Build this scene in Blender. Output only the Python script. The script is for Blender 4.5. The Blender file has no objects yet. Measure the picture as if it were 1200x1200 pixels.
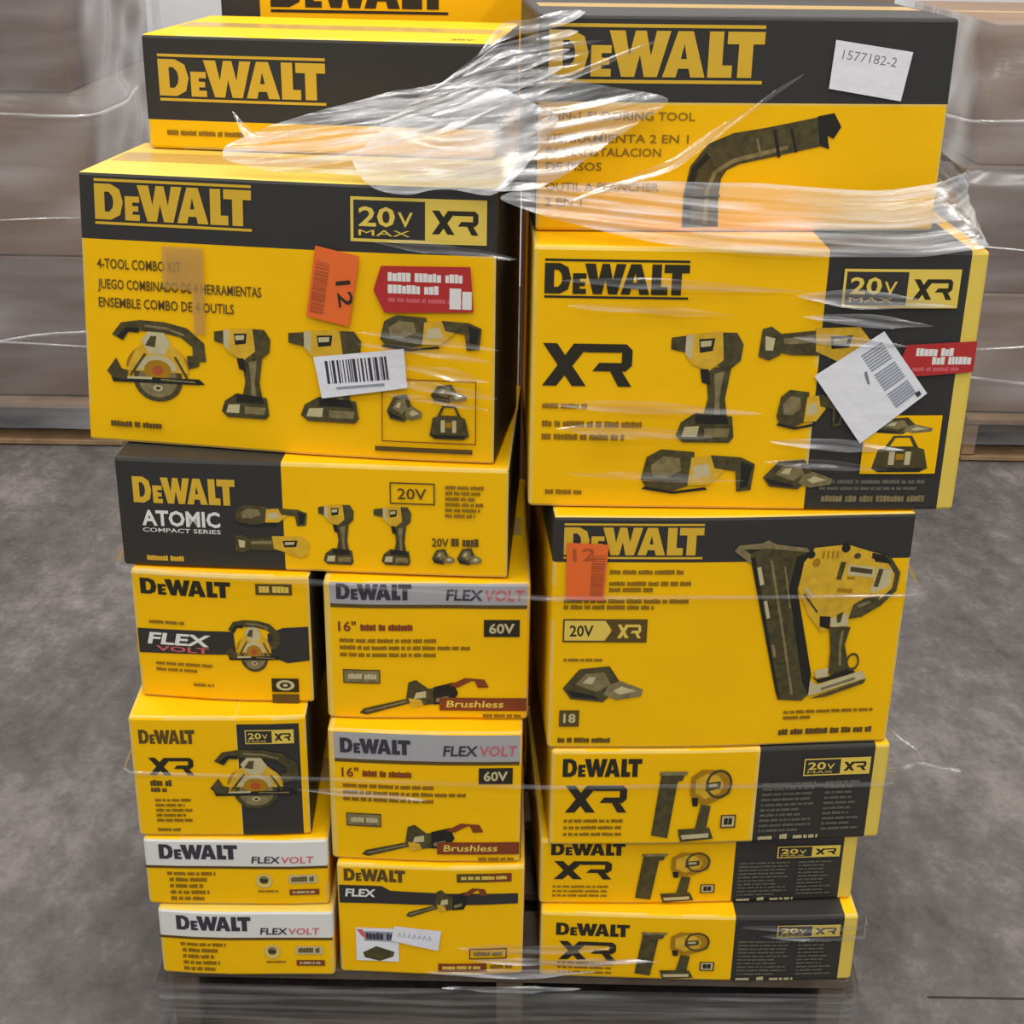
import bpy, bmesh, math, random
import numpy as np
from mathutils import Vector, Matrix
from mathutils.geometry import tessellate_polygon

SC = bpy.context.scene
COL = SC.collection
R = math.radians

# ------------------------------------------------------------------ camera, world, lights, exposure
cam_d = bpy.data.cameras.new('camera')
cam_d.sensor_width = 36.0
cam_d.lens = 51.0
cam = bpy.data.objects.new('camera', cam_d)
COL.objects.link(cam)
cam.location = (0.0, -1.656, 1.55)
cam.rotation_mode = 'QUATERNION'
cam.rotation_quaternion = (Matrix.Rotation(R(90 - 23.2), 4, 'X') @ Matrix.Rotation(R(1.0), 4, 'Z')).to_quaternion()
SC.camera = cam

world = bpy.data.worlds.new('warehouse_air')
SC.world = world
world.use_nodes = True
world.node_tree.nodes['Background'].inputs[0].default_value = (0.92, 0.96, 1.0, 1)
world.node_tree.nodes['Background'].inputs[1].default_value = 0.42

def ceiling_lamp(x, y, z, sx, sy, power, col=(1.0, 0.97, 0.92)):
    l = bpy.data.lights.new('ceiling_lamp', 'AREA')
    l.shape = 'RECTANGLE'; l.size = sx; l.size_y = sy; l.energy = power; l.color = col
    o = bpy.data.objects.new('ceiling_lamp', l); COL.objects.link(o)
    o.location = (x, y, z)
for lx in (-3.0, 0.1, 3.2):
    for ly in (-4.8, -1.3, 2.3):
        ceiling_lamp(lx, ly, 5.2, 0.5, 2.4, 82)

SC.view_settings.view_transform = 'Standard'
SC.view_settings.look = 'None'
SC.view_settings.gamma = 1.0
SC.view_settings.use_curve_mapping = False
SC.view_settings.exposure = 0.0

# ------------------------------------------------------------------ materials
MATS = {}
def new_mat(name):
    m = bpy.data.materials.new(name); m.use_nodes = True
    nt = m.node_tree
    b = nt.nodes['Principled BSDF']
    MATS[name] = m
    return m, nt, b

def srgb(r, g, b):
    f = lambda c: (c / 255.0 / 12.92) if c / 255.0 <= 0.04045 else ((c / 255.0 + 0.055) / 1.055) ** 2.4
    return (f(r), f(g), f(b), 1.0)

def plain(name, rgb, rough=0.55, var=0.06, scale=9.0, bump=0.0, spec=0.35, bscale=60.0):
    """ink or paper: a base colour with a little uneven wear"""
    m, nt, b = new_mat(name)
    c = srgb(*rgb)
    tc = nt.nodes.new('ShaderNodeTexCoord')
    n = nt.nodes.new('ShaderNodeTexNoise'); n.inputs['Scale'].default_value = scale
    n.inputs['Detail'].default_value = 5
    nt.links.new(tc.outputs['Object'], n.inputs['Vector'])
    mx = nt.nodes.new('ShaderNodeMix'); mx.data_type = 'RGBA'
    mx.inputs[6].default_value = tuple(max(0, v * (1 - var * 2)) for v in c[:3]) + (1,)
    mx.inputs[7].default_value = tuple(min(1, v * (1 + var)) for v in c[:3]) + (1,)
    nt.links.new(n.outputs[0], mx.inputs[0])
    nt.links.new(mx.outputs[2], b.inputs['Base Color'])
    b.inputs['Roughness'].default_value = rough
    b.inputs['Specular IOR Level'].default_value = spec
    if bump:
        n2 = nt.nodes.new('ShaderNodeTexNoise'); n2.inputs['Scale'].default_value = bscale
        nt.links.new(tc.outputs['Object'], n2.inputs['Vector'])
        bp = nt.nodes.new('ShaderNodeBump'); bp.inputs['Strength'].default_value = bump
        bp.inputs['Distance'].default_value = 0.01
        nt.links.new(n2.outputs[0], bp.inputs['Height'])
        nt.links.new(bp.outputs[0], b.inputs['Normal'])
    return m

plain('yellow', (246, 189, 0), 0.55, 0.05, 6, 0.06, bscale=14, spec=0.2)
plain('worn_edge', (232, 196, 92), 0.6, 0.1, 30)
plain('black', (52, 50, 47), 0.5, 0.08, 8)
plain('white_ink', (222, 220, 214), 0.55, 0.04)
plain('silver', (168, 166, 168), 0.45, 0.05)
plain('ink', (44, 40, 26), 0.55, 0.08, 30)
plain('ink_soft', (142, 106, 14), 0.55, 0.1, 40)
plain('ink_brown', (92, 72, 28), 0.55, 0.1, 40)
plain('logo_yellow', (214, 172, 48), 0.5, 0.05)
plain('tool_dark', (84, 76, 44), 0.55, 0.45, 110)
plain('tool_black', (36, 34, 28), 0.55, 0.1, 45)
plain('tool_grey', (138, 124, 84), 0.5, 0.35, 110)
plain('tool_light', (196, 184, 140), 0.5, 0.12, 60)
plain('tool_yellow', (220, 174, 44), 0.5, 0.2, 90)
plain('tool_deep', (168, 122, 12), 0.5, 0.12, 40)
plain('pale_yellow', (226, 196, 84), 0.5, 0.06)
plain('red', (178, 46, 44), 0.5, 0.06)
plain('brown_red', (128, 62, 28), 0.5, 0.1)
plain('rose', (206, 96, 104), 0.5, 0.08)
plain('orange', (232, 106, 42), 0.6, 0.05, 20)
plain('orange_dark', (176, 82, 40), 0.6, 0.1, 60)
plain('label_paper', (226, 226, 230), 0.6, 0.03, 20, 0.1)
plain('label_grey', (150, 154, 166), 0.6, 0.15, 70)
plain('label_dark', (58, 54, 66), 0.6, 0.05)
plain('pencil', (128, 128, 136), 0.6, 0.1)
plain('tape', (196, 158, 84), 0.3, 0.12, 25)
def clear_tape():
    m, nt, b = new_mat('clear_tape')
    b.inputs['Base Color'].default_value = srgb(196, 160, 92); b.inputs['Roughness'].default_value = 0.3
    tr = nt.nodes.new('ShaderNodeBsdfTransparent'); tr.inputs[0].default_value = (.95, .88, .7, 1)
    mx = nt.nodes.new('ShaderNodeMixShader'); mx.inputs[0].default_value = 0.55
    nt.links.new(tr.outputs[0], mx.inputs[1]); nt.links.new(b.outputs[0], mx.inputs[2])
    nt.links.new(mx.outputs[0], nt.nodes['Material Output'].inputs[0])
clear_tape()
plain('grey_text', (104, 102, 88), 0.55, 0.15, 50)
plain('shaded_pallet_wood', (104, 92, 78), 0.8, 0.3, 18, 0.3, bscale=35)  # wood darkened, the shade under the stack is put into its colour
plain('old_wood', (168, 136, 100), 0.75, 0.3, 14, 0.3, bscale=30)
plain('brown_board', (150, 124, 104), 0.75, 0.12, 4, 0.1)
plain('brown_board_dark', (128, 106, 92), 0.75, 0.12, 4, 0.1)
plain('wall_paint', (226, 226, 228), 0.7, 0.03, 1.2)
plain('joint_filler', (52, 50, 50), 0.8, 0.1, 20)

def concrete():
    m, nt, b = new_mat('concrete')
    tc = nt.nodes.new('ShaderNodeTexCoord')
    def noise(scale, detail, rough, vec=None):
        n = nt.nodes.new('ShaderNodeTexNoise')
        n.inputs['Scale'].default_value = scale; n.inputs['Detail'].default_value = detail
        n.inputs['Roughness'].default_value = rough
        nt.links.new(vec or tc.outputs['Object'], n.inputs['Vector'])
        return n
    mp = nt.nodes.new('ShaderNodeMapping'); mp.inputs['Scale'].default_value = (1.1, 0.62, 1)
    mp.inputs['Rotation'].default_value = (0, 0, R(12))
    nt.links.new(tc.outputs['Object'], mp.inputs['Vector'])
    n1 = noise(2.4, 8, 0.65, mp.outputs[0]); n2 = noise(17, 6, 0.7, mp.outputs[0]); n3 = noise(60, 4, 0.7)
    def mth(op, a, bb):
        q = nt.nodes.new('ShaderNodeMath'); q.operation = op
        for i, v in enumerate((a, bb)):
            if isinstance(v, (int, float)): q.inputs[i].default_value = v
            else: nt.links.new(v, q.inputs[i])
        return q.outputs[0]
    s = mth('ADD', mth('ADD', mth('MULTIPLY', n1.outputs[0], 0.5), mth('MULTIPLY', n2.outputs[0], 0.35)), mth('MULTIPLY', n3.outputs[0], 0.15))
    cr = nt.nodes.new('ShaderNodeValToRGB')
    e = cr.color_ramp.elements
    e[0].position = 0.34; e[0].color = srgb(52, 47, 46)
    e[1].position = 0.66; e[1].color = srgb(138, 131, 126)
    x = cr.color_ramp.elements.new(0.5); x.color = srgb(93, 87, 84)
    nt.links.new(s, cr.inputs[0])
    nt.links.new(cr.outputs[0], b.inputs['Base Color'])
    b.inputs['Roughness'].default_value = 0.62
    bp = nt.nodes.new('ShaderNodeBump'); bp.inputs['Strength'].default_value = 0.25; bp.inputs['Distance'].default_value = 0.01
    nt.links.new(s, bp.inputs['Height']); nt.links.new(bp.outputs[0], b.inputs['Normal'])
concrete()

def film(name, veil_lo, veil_hi, gloss, rough, nscale, bump, tint=(0.98, 0.98, 0.985, 1), bdist=0.004):
    """stretch film: clear plastic with a thin milky veil where it is gathered and a glossy skin"""
    m = bpy.data.materials.new(name); m.use_nodes = True; MATS[name] = m
    nt = m.node_tree; nt.nodes.clear()
    out = nt.nodes.new('ShaderNodeOutputMaterial')
    tc = nt.nodes.new('ShaderNodeTexCoord')
    mp = nt.nodes.new('ShaderNodeMapping'); mp.inputs['Scale'].default_value = nscale
    nt.links.new(tc.outputs['UV'], mp.inputs['Vector'])
    n = nt.nodes.new('ShaderNodeTexNoise'); n.inputs['Scale'].default_value = 1.0; n.inputs['Detail'].default_value = 4
    nt.links.new(mp.outputs[0], n.inputs['Vector'])
    bp = nt.nodes.new('ShaderNodeBump'); bp.inputs['Strength'].default_value = bump; bp.inputs['Distance'].default_value = bdist
    nt.links.new(n.outputs[0], bp.inputs['Height'])
    tr = nt.nodes.new('ShaderNodeBsdfTransparent'); tr.inputs[0].default_value = tint
    gl = nt.nodes.new('ShaderNodeBsdfGlossy'); gl.inputs['Roughness'].default_value = rough
    gl.inputs['Color'].default_value = (1, 1, 1, 1)
    nt.links.new(bp.outputs[0], gl.inputs['Normal'])
    fr = nt.nodes.new('ShaderNodeFresnel'); fr.inputs['IOR'].default_value = 1.5
    nt.links.new(bp.outputs[0], fr.inputs['Normal'])
    mu = nt.nodes.new('ShaderNodeMath'); mu.operation = 'MULTIPLY_ADD'; mu.use_clamp = True
    mu.inputs[1].default_value = gloss; mu.inputs[2].default_value = 0.01
    nt.links.new(fr.outputs[0], mu.inputs[0])
    mn = nt.nodes.new('ShaderNodeMath'); mn.operation = 'MINIMUM'; mn.inputs[1].default_value = 0.5
    nt.links.new(mu.outputs[0], mn.inputs[0])
    m1 = nt.nodes.new('ShaderNodeMixShader')
    nt.links.new(mn.outputs[0], m1.inputs[0]); nt.links.new(tr.outputs[0], m1.inputs[1]); nt.links.new(gl.outputs[0], m1.inputs[2])
    df = nt.nodes.new('ShaderNodeBsdfDiffuse'); df.inputs[0].default_value = (0.86, 0.86, 0.88, 1)
    mr = nt.nodes.new('ShaderNodeMapRange')
    mr.inputs[1].default_value = 0.42; mr.inputs[2].default_value = 0.72
    mr.inputs[3].default_value = veil_lo; mr.inputs[4].default_value = veil_hi
    nt.links.new(n.outputs[0], mr.inputs[0])
    m2 = nt.nodes.new('ShaderNodeMixShader')
    nt.links.new(mr.outputs[0], m2.inputs[0]); nt.links.new(m1.outputs[0], m2.inputs[1]); nt.links.new(df.outputs[0], m2.inputs[2])
    nt.links.new(m2.outputs[0], out.inputs[0])
film('film', 0.01, 0.16, 1.6, 0.16, (5, 120, 1), 0.5)
film('film_bright', 0.04, 0.45, 3.0, 0.22, (6, 130, 1), 0.6)  # white veil and gloss raised so the film itself carries brighter highlights
film('film_glare', 0.08, 0.42, 3.8, 0.26, (5, 90, 1), 0.4)  # part of the glare is painted as a white veil
film('film_milky', 0.06, 0.26, 1.5, 0.25, (1.6, 7, 1), 0.45, bdist=0.03)

# ------------------------------------------------------------------ object helpers
def tag(o, label=None, cat=None, group=None, kind=None):
    if label: o['label'] = label
    if cat: o['category'] = cat
    if group: o['group'] = group
    if kind: o['kind'] = kind
    return o
def empty(name, loc, rz=0.0):
    o = bpy.data.objects.new(name, None); COL.objects.link(o)
    o.empty_display_size = 0.05
    o.location = loc; o.rotation_euler = (0, 0, rz)
    return o
def link_mesh(name, me, parent=None):
    o = bpy.data.objects.new(name, me); COL.objects.link(o)
    if parent is not None: o.parent = parent
    return o
def mesh_from(name, verts, faces, mats, fmat=None, smooth=False):
    me = bpy.data.meshes.new(name)
    me.from_pydata([tuple(v) for v in verts], [], faces)
    for m in mats: me.materials.append(MATS[m])
    if fmat is not None: me.polygons.foreach_set('material_index', fmat)
    if smooth: me.polygons.foreach_set('use_smooth', [True] * len(me.polygons))
    me.update()
    return me
def bevel_box(name, size, mat, parent=None, loc=(0, 0, 0), bev=0.003, rot=(0, 0, 0), jitter=0.0, seed=0):
    bm = bmesh.new()
    bmesh.ops.create_cube(bm, size=1.0)
    rnd = random.Random(seed)
    for v in bm.verts:
        v.co = Vector((v.co.x * size[0], v.co.y * size[1], v.co.z * size[2]))
        if jitter: v.co += Vector((rnd.uniform(-jitter, jitter) for _ in range(3)))
    bmesh.ops.bevel(bm, geom=list(bm.edges), offset=bev, segments=1, affect='EDGES')
    me = bpy.data.meshes.new(name); bm.to_mesh(me); bm.free()
    me.materials.append(MATS[mat])
    o = link_mesh(name, me, parent)
    o.location = loc; o.rotation_euler = rot
    return o

# ------------------------------------------------------------------ printed artwork (flat print on the carton faces)
_TXT = {}
def text_polys(s, bold=0.0):
    """triangles of a line of text, height of capitals = 1, origin at lower left; returns (tris, width)"""
    key = (s, bold)
    if key in _TXT: return _TXT[key]
    cu = bpy.data.curves.new('lettering', 'FONT')
    cu.body = s; cu.resolution_u = 2; cu.fill_mode = 'BOTH'; cu.offset = bold; cu.size = 1.0
    ob = bpy.data.objects.new('lettering', cu)
    me = bpy.data.meshes.new_from_object(ob)
    co = [v.co.copy() for v in me.vertices]
    me.calc_loop_triangles()
    tris = [[(co[i].x, co[i].y) for i in t.vertices] for t in me.loop_triangles]
    xs = [v.x for v in co]; ys = [v.y for v in co]
    x0, x1 = min(xs), max(xs); cap = 0.73
    tris = [[((x - x0) / cap, y / cap) for x, y in t] for t in tris]
    bpy.data.objects.remove(ob); bpy.data.curves.remove(cu); bpy.data.meshes.remove(me)
    _TXT[key] = (tris, (x1 - x0) / cap)
    return _TXT[key]

BRAND = [  # heavy condensed capitals, the second letter a small capital
    ([(0, 0), (.52, 0), (.80, .14), (.9, .5), (.80, .86), (.52, 1), (0, 1)], [(.32, .22), (.46, .22), (.57, .34), (.6, .5), (.57, .66), (.46, .78), (.32, .78)]),
    ([(.96, 0), (1.42, 0), (1.42, .17), (1.2, .17), (1.2, .26), (1.38, .26), (1.38, .41), (1.2, .41), (1.2, .51), (1.42, .51), (1.42, .68), (.96, .68)], None),
    ([(1.36, 1), (1.72, 1), (1.83, .46), (1.95, 1), (2.2, 1), (2.32, .46), (2.43, 1), (2.76, 1), (2.48, 0), (2.18, 0), (2.07, .48), (1.96, 0), (1.66, 0)], None),
    ([(2.6, 0), (2.92, 1), (3.27, 1), (3.58, 0), (3.25, 0), (3.2, .19), (2.96, .19), (2.91, 0)], [(3.01, .4), (3.15, .4), (3.08, .72)]),
    ([(3.64, 0), (4.2, 0), (4.2, .27), (3.97, .27), (3.97, 1), (3.64, 1)], None),
    ([(4.06, 1), (4.92, 1), (4.92, .73), (4.66, .73), (4.66, 0), (4.33, 0), (4.33, .73), (4.06, .73)], None)]
XR = [[(0, 1), (.34, 1), (1.06, 0), (.72, 0)], [(0, 0), (.34, 0), (1.0, .84), (1.0, 1), (.74, 1)],
      [(1.0, 1), (2.0, 1), (2.15, .86), (1.86, .8), (1.0, .8)], [(2.15, .86), (2.15, .5), (2.0, .36), (1.9, .54), (1.9, .82)],
      [(1.95, .56), (2.02, .36), (1.2, .36), (1.36, .56)], [(1.62, .38), (1.9, .38), (2.16, 0), (1.84, 0)]]

class Art:
    """flat print laid out on a canvas cw x ch (y down) that covers one face of a carton"""
    def __init__(self, cw, ch):
        self.cw, self.ch = cw, ch
        self.groups = []
        self.M = (1, 0, 0, 0, 1, 0)
        self.n = 0
        self.rnd = random.Random(cw * 31 + ch)
    def begin(self, name, label=None, parent=None, lift=0.0):
        self.g = dict(name=name, label=label, tris=[], parent=parent, lift=lift)
        self.groups.append(self.g)
        self.M = (1, 0, 0, 0, 1, 0)
        return self
    def box(self, x0, y0, x1, y1, flip=False):
        """unit square (y up) inside a canvas rectangle"""
        w, h = x1 - x0, y1 - y0
        self.M = (-w, 0, x1, 0, -h, y1) if flip else (w, 0, x0, 0, -h, y1)
        return self
    def turn(self, x, y, deg, s=1.0):
        """canvas units (y up) with origin x, y, turned by deg"""
        c, q = math.cos(R(deg)) * s, math.sin(R(deg)) * s
        self.M = (c, -q, x, -q, -c, y)
        return self
    def flat(self):
        self.M = (1, 0, 0, 0, 1, 0); return self
    def _p(self, p):
        a, b, c, d, e, f = self.M
        return (a * p[0] + b * p[1] + c, d * p[0] + e * p[1] + f)
    def tris(self, mat, tris):
        self.n += 1
        for t in tris: self.g['tris'].append((mat, [self._p(p) for p in t], self.n))
    def poly(self, mat, pts, hole=None):
        loops = [[Vector((x, y, 0)) for x, y in pts]]
        if hole: loops.append([Vector((x, y, 0)) for x, y in hole])
        flat = [p for l in loops for p in l]
        self.tris(mat, [[(flat[i].x, flat[i].y) for i in t] for t in tessellate_polygon(loops)])
    def rect(self, mat, x0, y0, x1, y1):
        self.tris(mat, [[(x0, y0), (x1, y0), (x1, y1)], [(x0, y0), (x1, y1), (x0, y1)]])
    def frame(self, mat, x0, y0, x1, y1, t, ty=None):
        ty = ty or t
        self.poly(mat, [(x0, y0), (x1, y0), (x1, y1), (x0, y1)], [(x0 + t, y0 + ty), (x1 - t, y0 + ty), (x1 - t, y1 - ty), (x0 + t, y1 - ty)])
    def oval(self, mat, cx, cy, rx, ry, a0=0, a1=360, n=18):
        pts = [(cx + rx * math.cos(R(a0 + (a1 - a0) * i / n)), cy + ry * math.sin(R(a0 + (a1 - a0) * i / n))) for i in range(n + (0 if a1 - a0 >= 360 else 1))]
        self.poly(mat, pts)
    def ring(self, mat, cx, cy, rx, ry, k=0.75, n=20):
        f = lambda s: [(cx + rx * s * math.cos(2 * math.pi * i / n), cy + ry * s * math.sin(2 * math.pi * i / n)) for i in range(n)]
        self.poly(mat, f(1), f(k))
    def stroke(self, mat, pts, w, w2=None):
        """polyline of given width (round-ish joints), tapering from w to w2"""
        w2 = w if w2 is None else w2
        L, Rr = [], []
        n = len(pts)
        for i, p in enumerate(pts):
            a = Vector(pts[max(0, i - 1)]); b = Vector(pts[min(n - 1, i + 1)])
            d = (b - a); d = d.normalized() if d.length else Vector((1, 0))
            ww = (w + (w2 - w) * i / max(1, n - 1)) / 2
            L.append((p[0] - d.y * ww, p[1] + d.x * ww)); Rr.append((p[0] + d.y * ww, p[1] - d.x * ww))
        t = []
        for i in range(n - 1):
            t += [[L[i], Rr[i], Rr[i + 1]], [L[i], Rr[i + 1], L[i + 1]]]
        self.tris(mat, t)
    def text(self, mat, s, x0, y0, x1, y1, bold=0.0, slant=0.0):
        """capitals fitted to the canvas rectangle"""
        tr, w = text_polys(s, bold)
        keep = self.M
        self.M = (1, 0, 0, 0, 1, 0)
        W, H = x1 - x0, y1 - y0
        self.tris(mat, [[(x0 + (x + slant * y) / w * W, y1 - y * H) for x, y in t] for t in tr])
        self.M = keep
    def text_turned(self, mat, s, x, y, h, w, deg, bold=0.0):
        tr, tw = text_polys(s, bold)
        keep = self.M
        self.turn(x, y, deg)
        self.tris(mat, [[(px / tw * w, py * h) for px, py in t] for t in tr])
        self.M = keep
    def greek(self, mat, x0, y0, x1, h, gap=0.35):
        """a line of print too small to read: word after word of letter-sized blocks"""
        r = self.rnd; x = x0; t = []
        lw = h * 0.62
        while x < x1 - lw * 0.5:
            for _ in range(r.randint(2, 8)):
                if x > x1 - lw * 0.4: break
                hh = h * r.choice((1, 1, .86, .9)); w = lw * r.uniform(.6, .95)
                yb = y0 + h
                t += [[(x, yb), (x + w, yb), (x + w, yb - hh)], [(x, yb), (x + w, yb - hh), (x, yb - hh)]]
                x += w + lw * 0.1
            x += lw * 0.7
        self.tris(mat, t)
    def brand(self, mat, x0, y0, x1, y1, rules=False):
        w, h = x1 - x0, y1 - y0
        keep = self.M; self.M = (1, 0, 0, 0, 1, 0)
        if rules:
            rh = h * 0.06
            self.rect(mat, x0, y0, x1, y0 + rh); self.rect(mat, x0, y1 - rh, x1, y1)
            y0 += h * .11; y1 -= h * .11; h = y1 - y0
        self.M = (w / 4.92, 0, x0, 0, -h, y1)
        for p, hole in BRAND: self.poly(mat, p, hole)
        self.M = keep
    def xr(self, mat, x0, y0, x1, y1):
        keep = self.M
        self.M = ((x1 - x0) / 2.16, 0, x0, 0, -(y1 - y0), y1)
        for p in XR: self.poly(mat, p)
        self.M = keep
    def badge(self, x0, y0, x1, y1, fg='pale_yellow', bg='black', split=0.55):
        """voltage badge: outlined dark field with figures, light field with the letters"""
        self.flat()
        w, h = x1 - x0, y1 - y0; t = h * .07
        self.rect(bg, x0, y0, x1, y1)
        self.frame(fg, x0, y0, x1, y1, t)
        xm = x0 + w * split
        self.text(fg, '20', x0 + w * .06, y0 + h * .2, x0 + w * .33, y0 + h * .64, 0.02)
        self.text(fg, 'V', x0 + w * .35, y0 + h * .3, x0 + w * .46, y0 + h * .64, 0.01)
        self.text(fg, 'MAX', x0 + w * .06, y0 + h * .72, x0 + w * .44, y0 + h * .86)
        self.rect(fg, xm, y0 + t, x1 - t, y1 - t)
        self.xr('ink', xm + w * .05, y0 + h * .25, x1 - w * .06, y0 + h * .78)

    # ---- product pictures, drawn in the unit square (y up)
    def circular_saw(self):
        P = self.poly; S = self.stroke
        self.oval('tool_grey', .52, .3, .25, .27)
        self.ring('tool_dark', .52, .3, .25, .27, .8)
        self.oval('tool_deep', .52, .45, .32, .3, 0, 180)
        P('tool_yellow', [(.2, .4), (.3, .66), (.42, .78), (.62, .8), (.78, .62), (.84, .4)])
        P('tool_light', [(.36, .78), (.44, .9), (.58, .92), (.66, .76), (.6, .62), (.44, .62)])
        P('tool_dark', [(.4, .72), (.46, .84), (.52, .84), (.5, .7)])
        S('tool_dark', [(.12, .8), (.2, .93), (.36, .96), (.6, .95), (.8, .9), (.94, .76), (.95, .56)], .13, .13)
        S('tool_black', [(.14, .8), (.22, .9), (.34, .9)], .06)
        S('tool_grey', [(.4, .96), (.62, .94), (.8, .87)], .03)
        P('tool_dark', [(.82, .62), (.97, .64), (.94, .5), (.84, .46)])
        self.oval('tool_light', .52, .42, .2, .19, 0, 180)
        self.oval('tool_deep', .52, .42, .14, .13)
        self.oval('orange_dark', .52, .42, .06, .06)
        P('tool_black', [(.04, .32), (.94, .34), (1.0, .28), (.93, .27), (.06, .25)])
        S('tool_light', [(.16, .31), (.46, .32)], .03); S('tool_grey', [(.55, .31), (.9, .3)], .02)
        P('tool_dark', [(.0, .38), (.1, .55), (.15, .42), (.22, .4), (.2, .28), (.06, .3)])
        S('tool_dark', [(.24, .34), (.4, .62)], .025); S('tool_dark', [(.82, .34), (.7, .6)], .025)
        self.oval('tool_light', .52, .2, .05, .04); self.oval('tool_dark', .52, .2, .025, .02)
    def driver(self, long=0.0):
        P = self.poly
        P('tool_dark', [(.5, .66), (.86, .7), (.8, .4), (.88, .1), (.46, .1), (.56, .4)])
        P('tool_grey', [(.62, .62), (.76, .64), (.72, .4), (.76, .16), (.66, .16), (.66, .4)])
        P('tool_dark', [(.62, .98), (.9, .98), (1.0, .88), (.98, .74), (.84, .66), (.62, .7)])
        P('tool_yellow', [(.2, .96), (.7, .99), (.74, .74), (.54, .64), (.3, .7), (.2, .78)])
        P('tool_dark', [(.04 - long, .93), (.22, .95), (.22, .8), (.04 - long, .83)])
        P('tool_light', [(.2, .95), (.3, .96), (.3, .74), (.2, .79)])
        P('tool_black', [(.38, .92), (.6, .93), (.58, .82), (.4, .8)])
        P('tool_light', [(.4, .9), (.56, .91), (.55, .86), (.41, .85)])
        P('tool_black', [(.42, .66), (.54, .66), (.58, .52), (.46, .54)])
        P('tool_dark', [(.2, .18), (.4, .27), (.92, .24), (.96, .05), (.9, .0), (.24, .0), (.14, .06)])
        P('tool_black', [(.4, .26), (.84, .25), (.88, .17), (.4, .17)])
        P('tool_light', [(.26, .14), (.46, .15), (.44, .05), (.22, .05)])
        P('tool_grey', [(.54, .13), (.9, .13), (.88, .05), (.54, .05)])
    def long_tool(self):
        P = self.poly
        P('tool_dark', [(.02, .3), (.06, .78), (.18, .95), (.46, .9), (.48, .22), (.3, .06), (.08, .1)])
        P('tool_grey', [(.1, .6), (.2, .8), (.34, .76), (.36, .5), (.24, .34), (.12, .36)])
        P('tool_yellow', [(.44, .78), (.66, .84), (.72, .5), (.6, .2), (.42, .18)])
        P('tool_light', [(.46, .6), (.58, .66), (.62, .4), (.46, .34)])
        P('tool_dark', [(.6, .84), (.86, .8), (.98, .66), (.96, .1), (.84, .06), (.82, .5), (.64, .56)])
        P('tool_black', [(.86, .72), (.96, .62), (.93, .16), (.87, .14)])
        self.stroke('tool_black', [(.04, .12), (.3, .02), (.58, .12)], .06)
    def saber_saw(self):
        P = self.poly
        P('tool_dark', [(.0, .25), (.02, .92), (.1, .98), (.2, .8), (.2, .3), (.1, .16)])
        P('tool_light', [(.05, .75), (.14, .7), (.13, .4), (.06, .4)])
        P('tool_dark', [(.16, .8), (.56, .92), (.62, .3), (.3, .3), (.18, .36)])
        P('tool_grey', [(.22, .7), (.5, .76), (.5, .6), (.22, .56)])
        P('tool_yellow', [(.5, .96), (.9, 1.0), (1.0, .7), (.96, .1), (.86, .0), (.64, .26), (.52, .4)])
        P('tool_black', [(.64, .76), (.84, .8), (.82, .5), (.66, .46)])
        P('tool_light', [(.67, .7), (.8, .73), (.79, .6), (.67, .57)])
    def charger(self):
        P = self.poly
        P('tool_dark', [(0, .4), (.2, .9), (.56, .98), (.72, .5), (.5, .04), (.1, .12)])
        P('tool_grey', [(.16, .5), (.28, .78), (.5, .82), (.58, .52), (.42, .3)])
        P('tool_light', [(.24, .54), (.32, .7), (.4, .7), (.36, .5)])
        P('tool_grey', [(.56, .5), (.7, .6), (.98, .38), (.96, .2), (.66, .1), (.5, .24)])
        P('tool_light', [(.62, .34), (.72, .46), (.9, .34), (.7, .24)])
        P('tool_black', [(.04, .36), (.4, .2), (.46, .1), (.12, .18)])
    def bag(self):
        P = self.poly
        P('tool_dark', [(.02, .1), (.1, .62), (.3, .7), (.72, .7), (.9, .62), (1, .1), (.86, 0), (.14, 0)])
        self.stroke('tool_dark', [(.24, .66), (.36, .96), (.64, .96), (.76, .66)], .07)
        P('tool_light', [(.3, .56), (.4, .56), (.4, .2), (.3, .2)]); P('tool_light', [(.58, .56), (.68, .56), (.68, .2), (.58, .2)])
        P('tool_deep', [(.42, .5), (.56, .5), (.56, .34), (.42, .34)])
        P('tool_black', [(.06, .12), (.94, .12), (.86, .02), (.14, .02)])
    def nailer_large(self, x0, y0, x1, y1):
        """framing nailer drawn on a 1200 x 1200 sheet (y down)"""
        self.M = ((x1 - x0) / 1200, 0, x0, 0, (y1 - y0) / 1200, y0)
        P = self.poly; S = self.stroke
        P('tool_grey', [(30, 160), (60, 125), (200, 115), (240, 98), (300, 125), (490, 150), (530, 185), (480, 200), (300, 160), (210, 150), (90, 150), (150, 190), (140, 240), (60, 180)])
        P('tool_dark', [(130, 175), (220, 145), (500, 175), (480, 270), (450, 400), (600, 950), (605, 1080), (560, 1125), (400, 1112), (380, 1060), (150, 250)])
        P('tool_black', [(430, 200), (500, 180), (480, 270), (455, 400), (605, 950), (600, 1085), (550, 1000), (400, 400)])
        P('tool_black', [(135, 200), (165, 200), (410, 1100), (380, 1060)])
        S('tool_light', [(195, 260), (225, 370)], 26); S('tool_light', [(255, 470), (285, 580)], 22); S('tool_grey', [(330, 750), (352, 830)], 20)
        S('tool_grey', [(270, 220), (380, 640), (490, 1080)], 16); S('tool_grey', [(360, 260), (420, 520)], 12)
        P('tool_yellow', [(480, 240), (540, 150), (700, 138), (760, 138), (900, 180), (1010, 210), (1090, 300), (1085, 410), (1030, 480), (900, 480), (840, 540), (820, 610), (640, 680), (540, 560), (462, 400)])
        P('tool_light', [(960, 280), (1060, 300), (1050, 400), (950, 440), (930, 420), (950, 360)])
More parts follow.
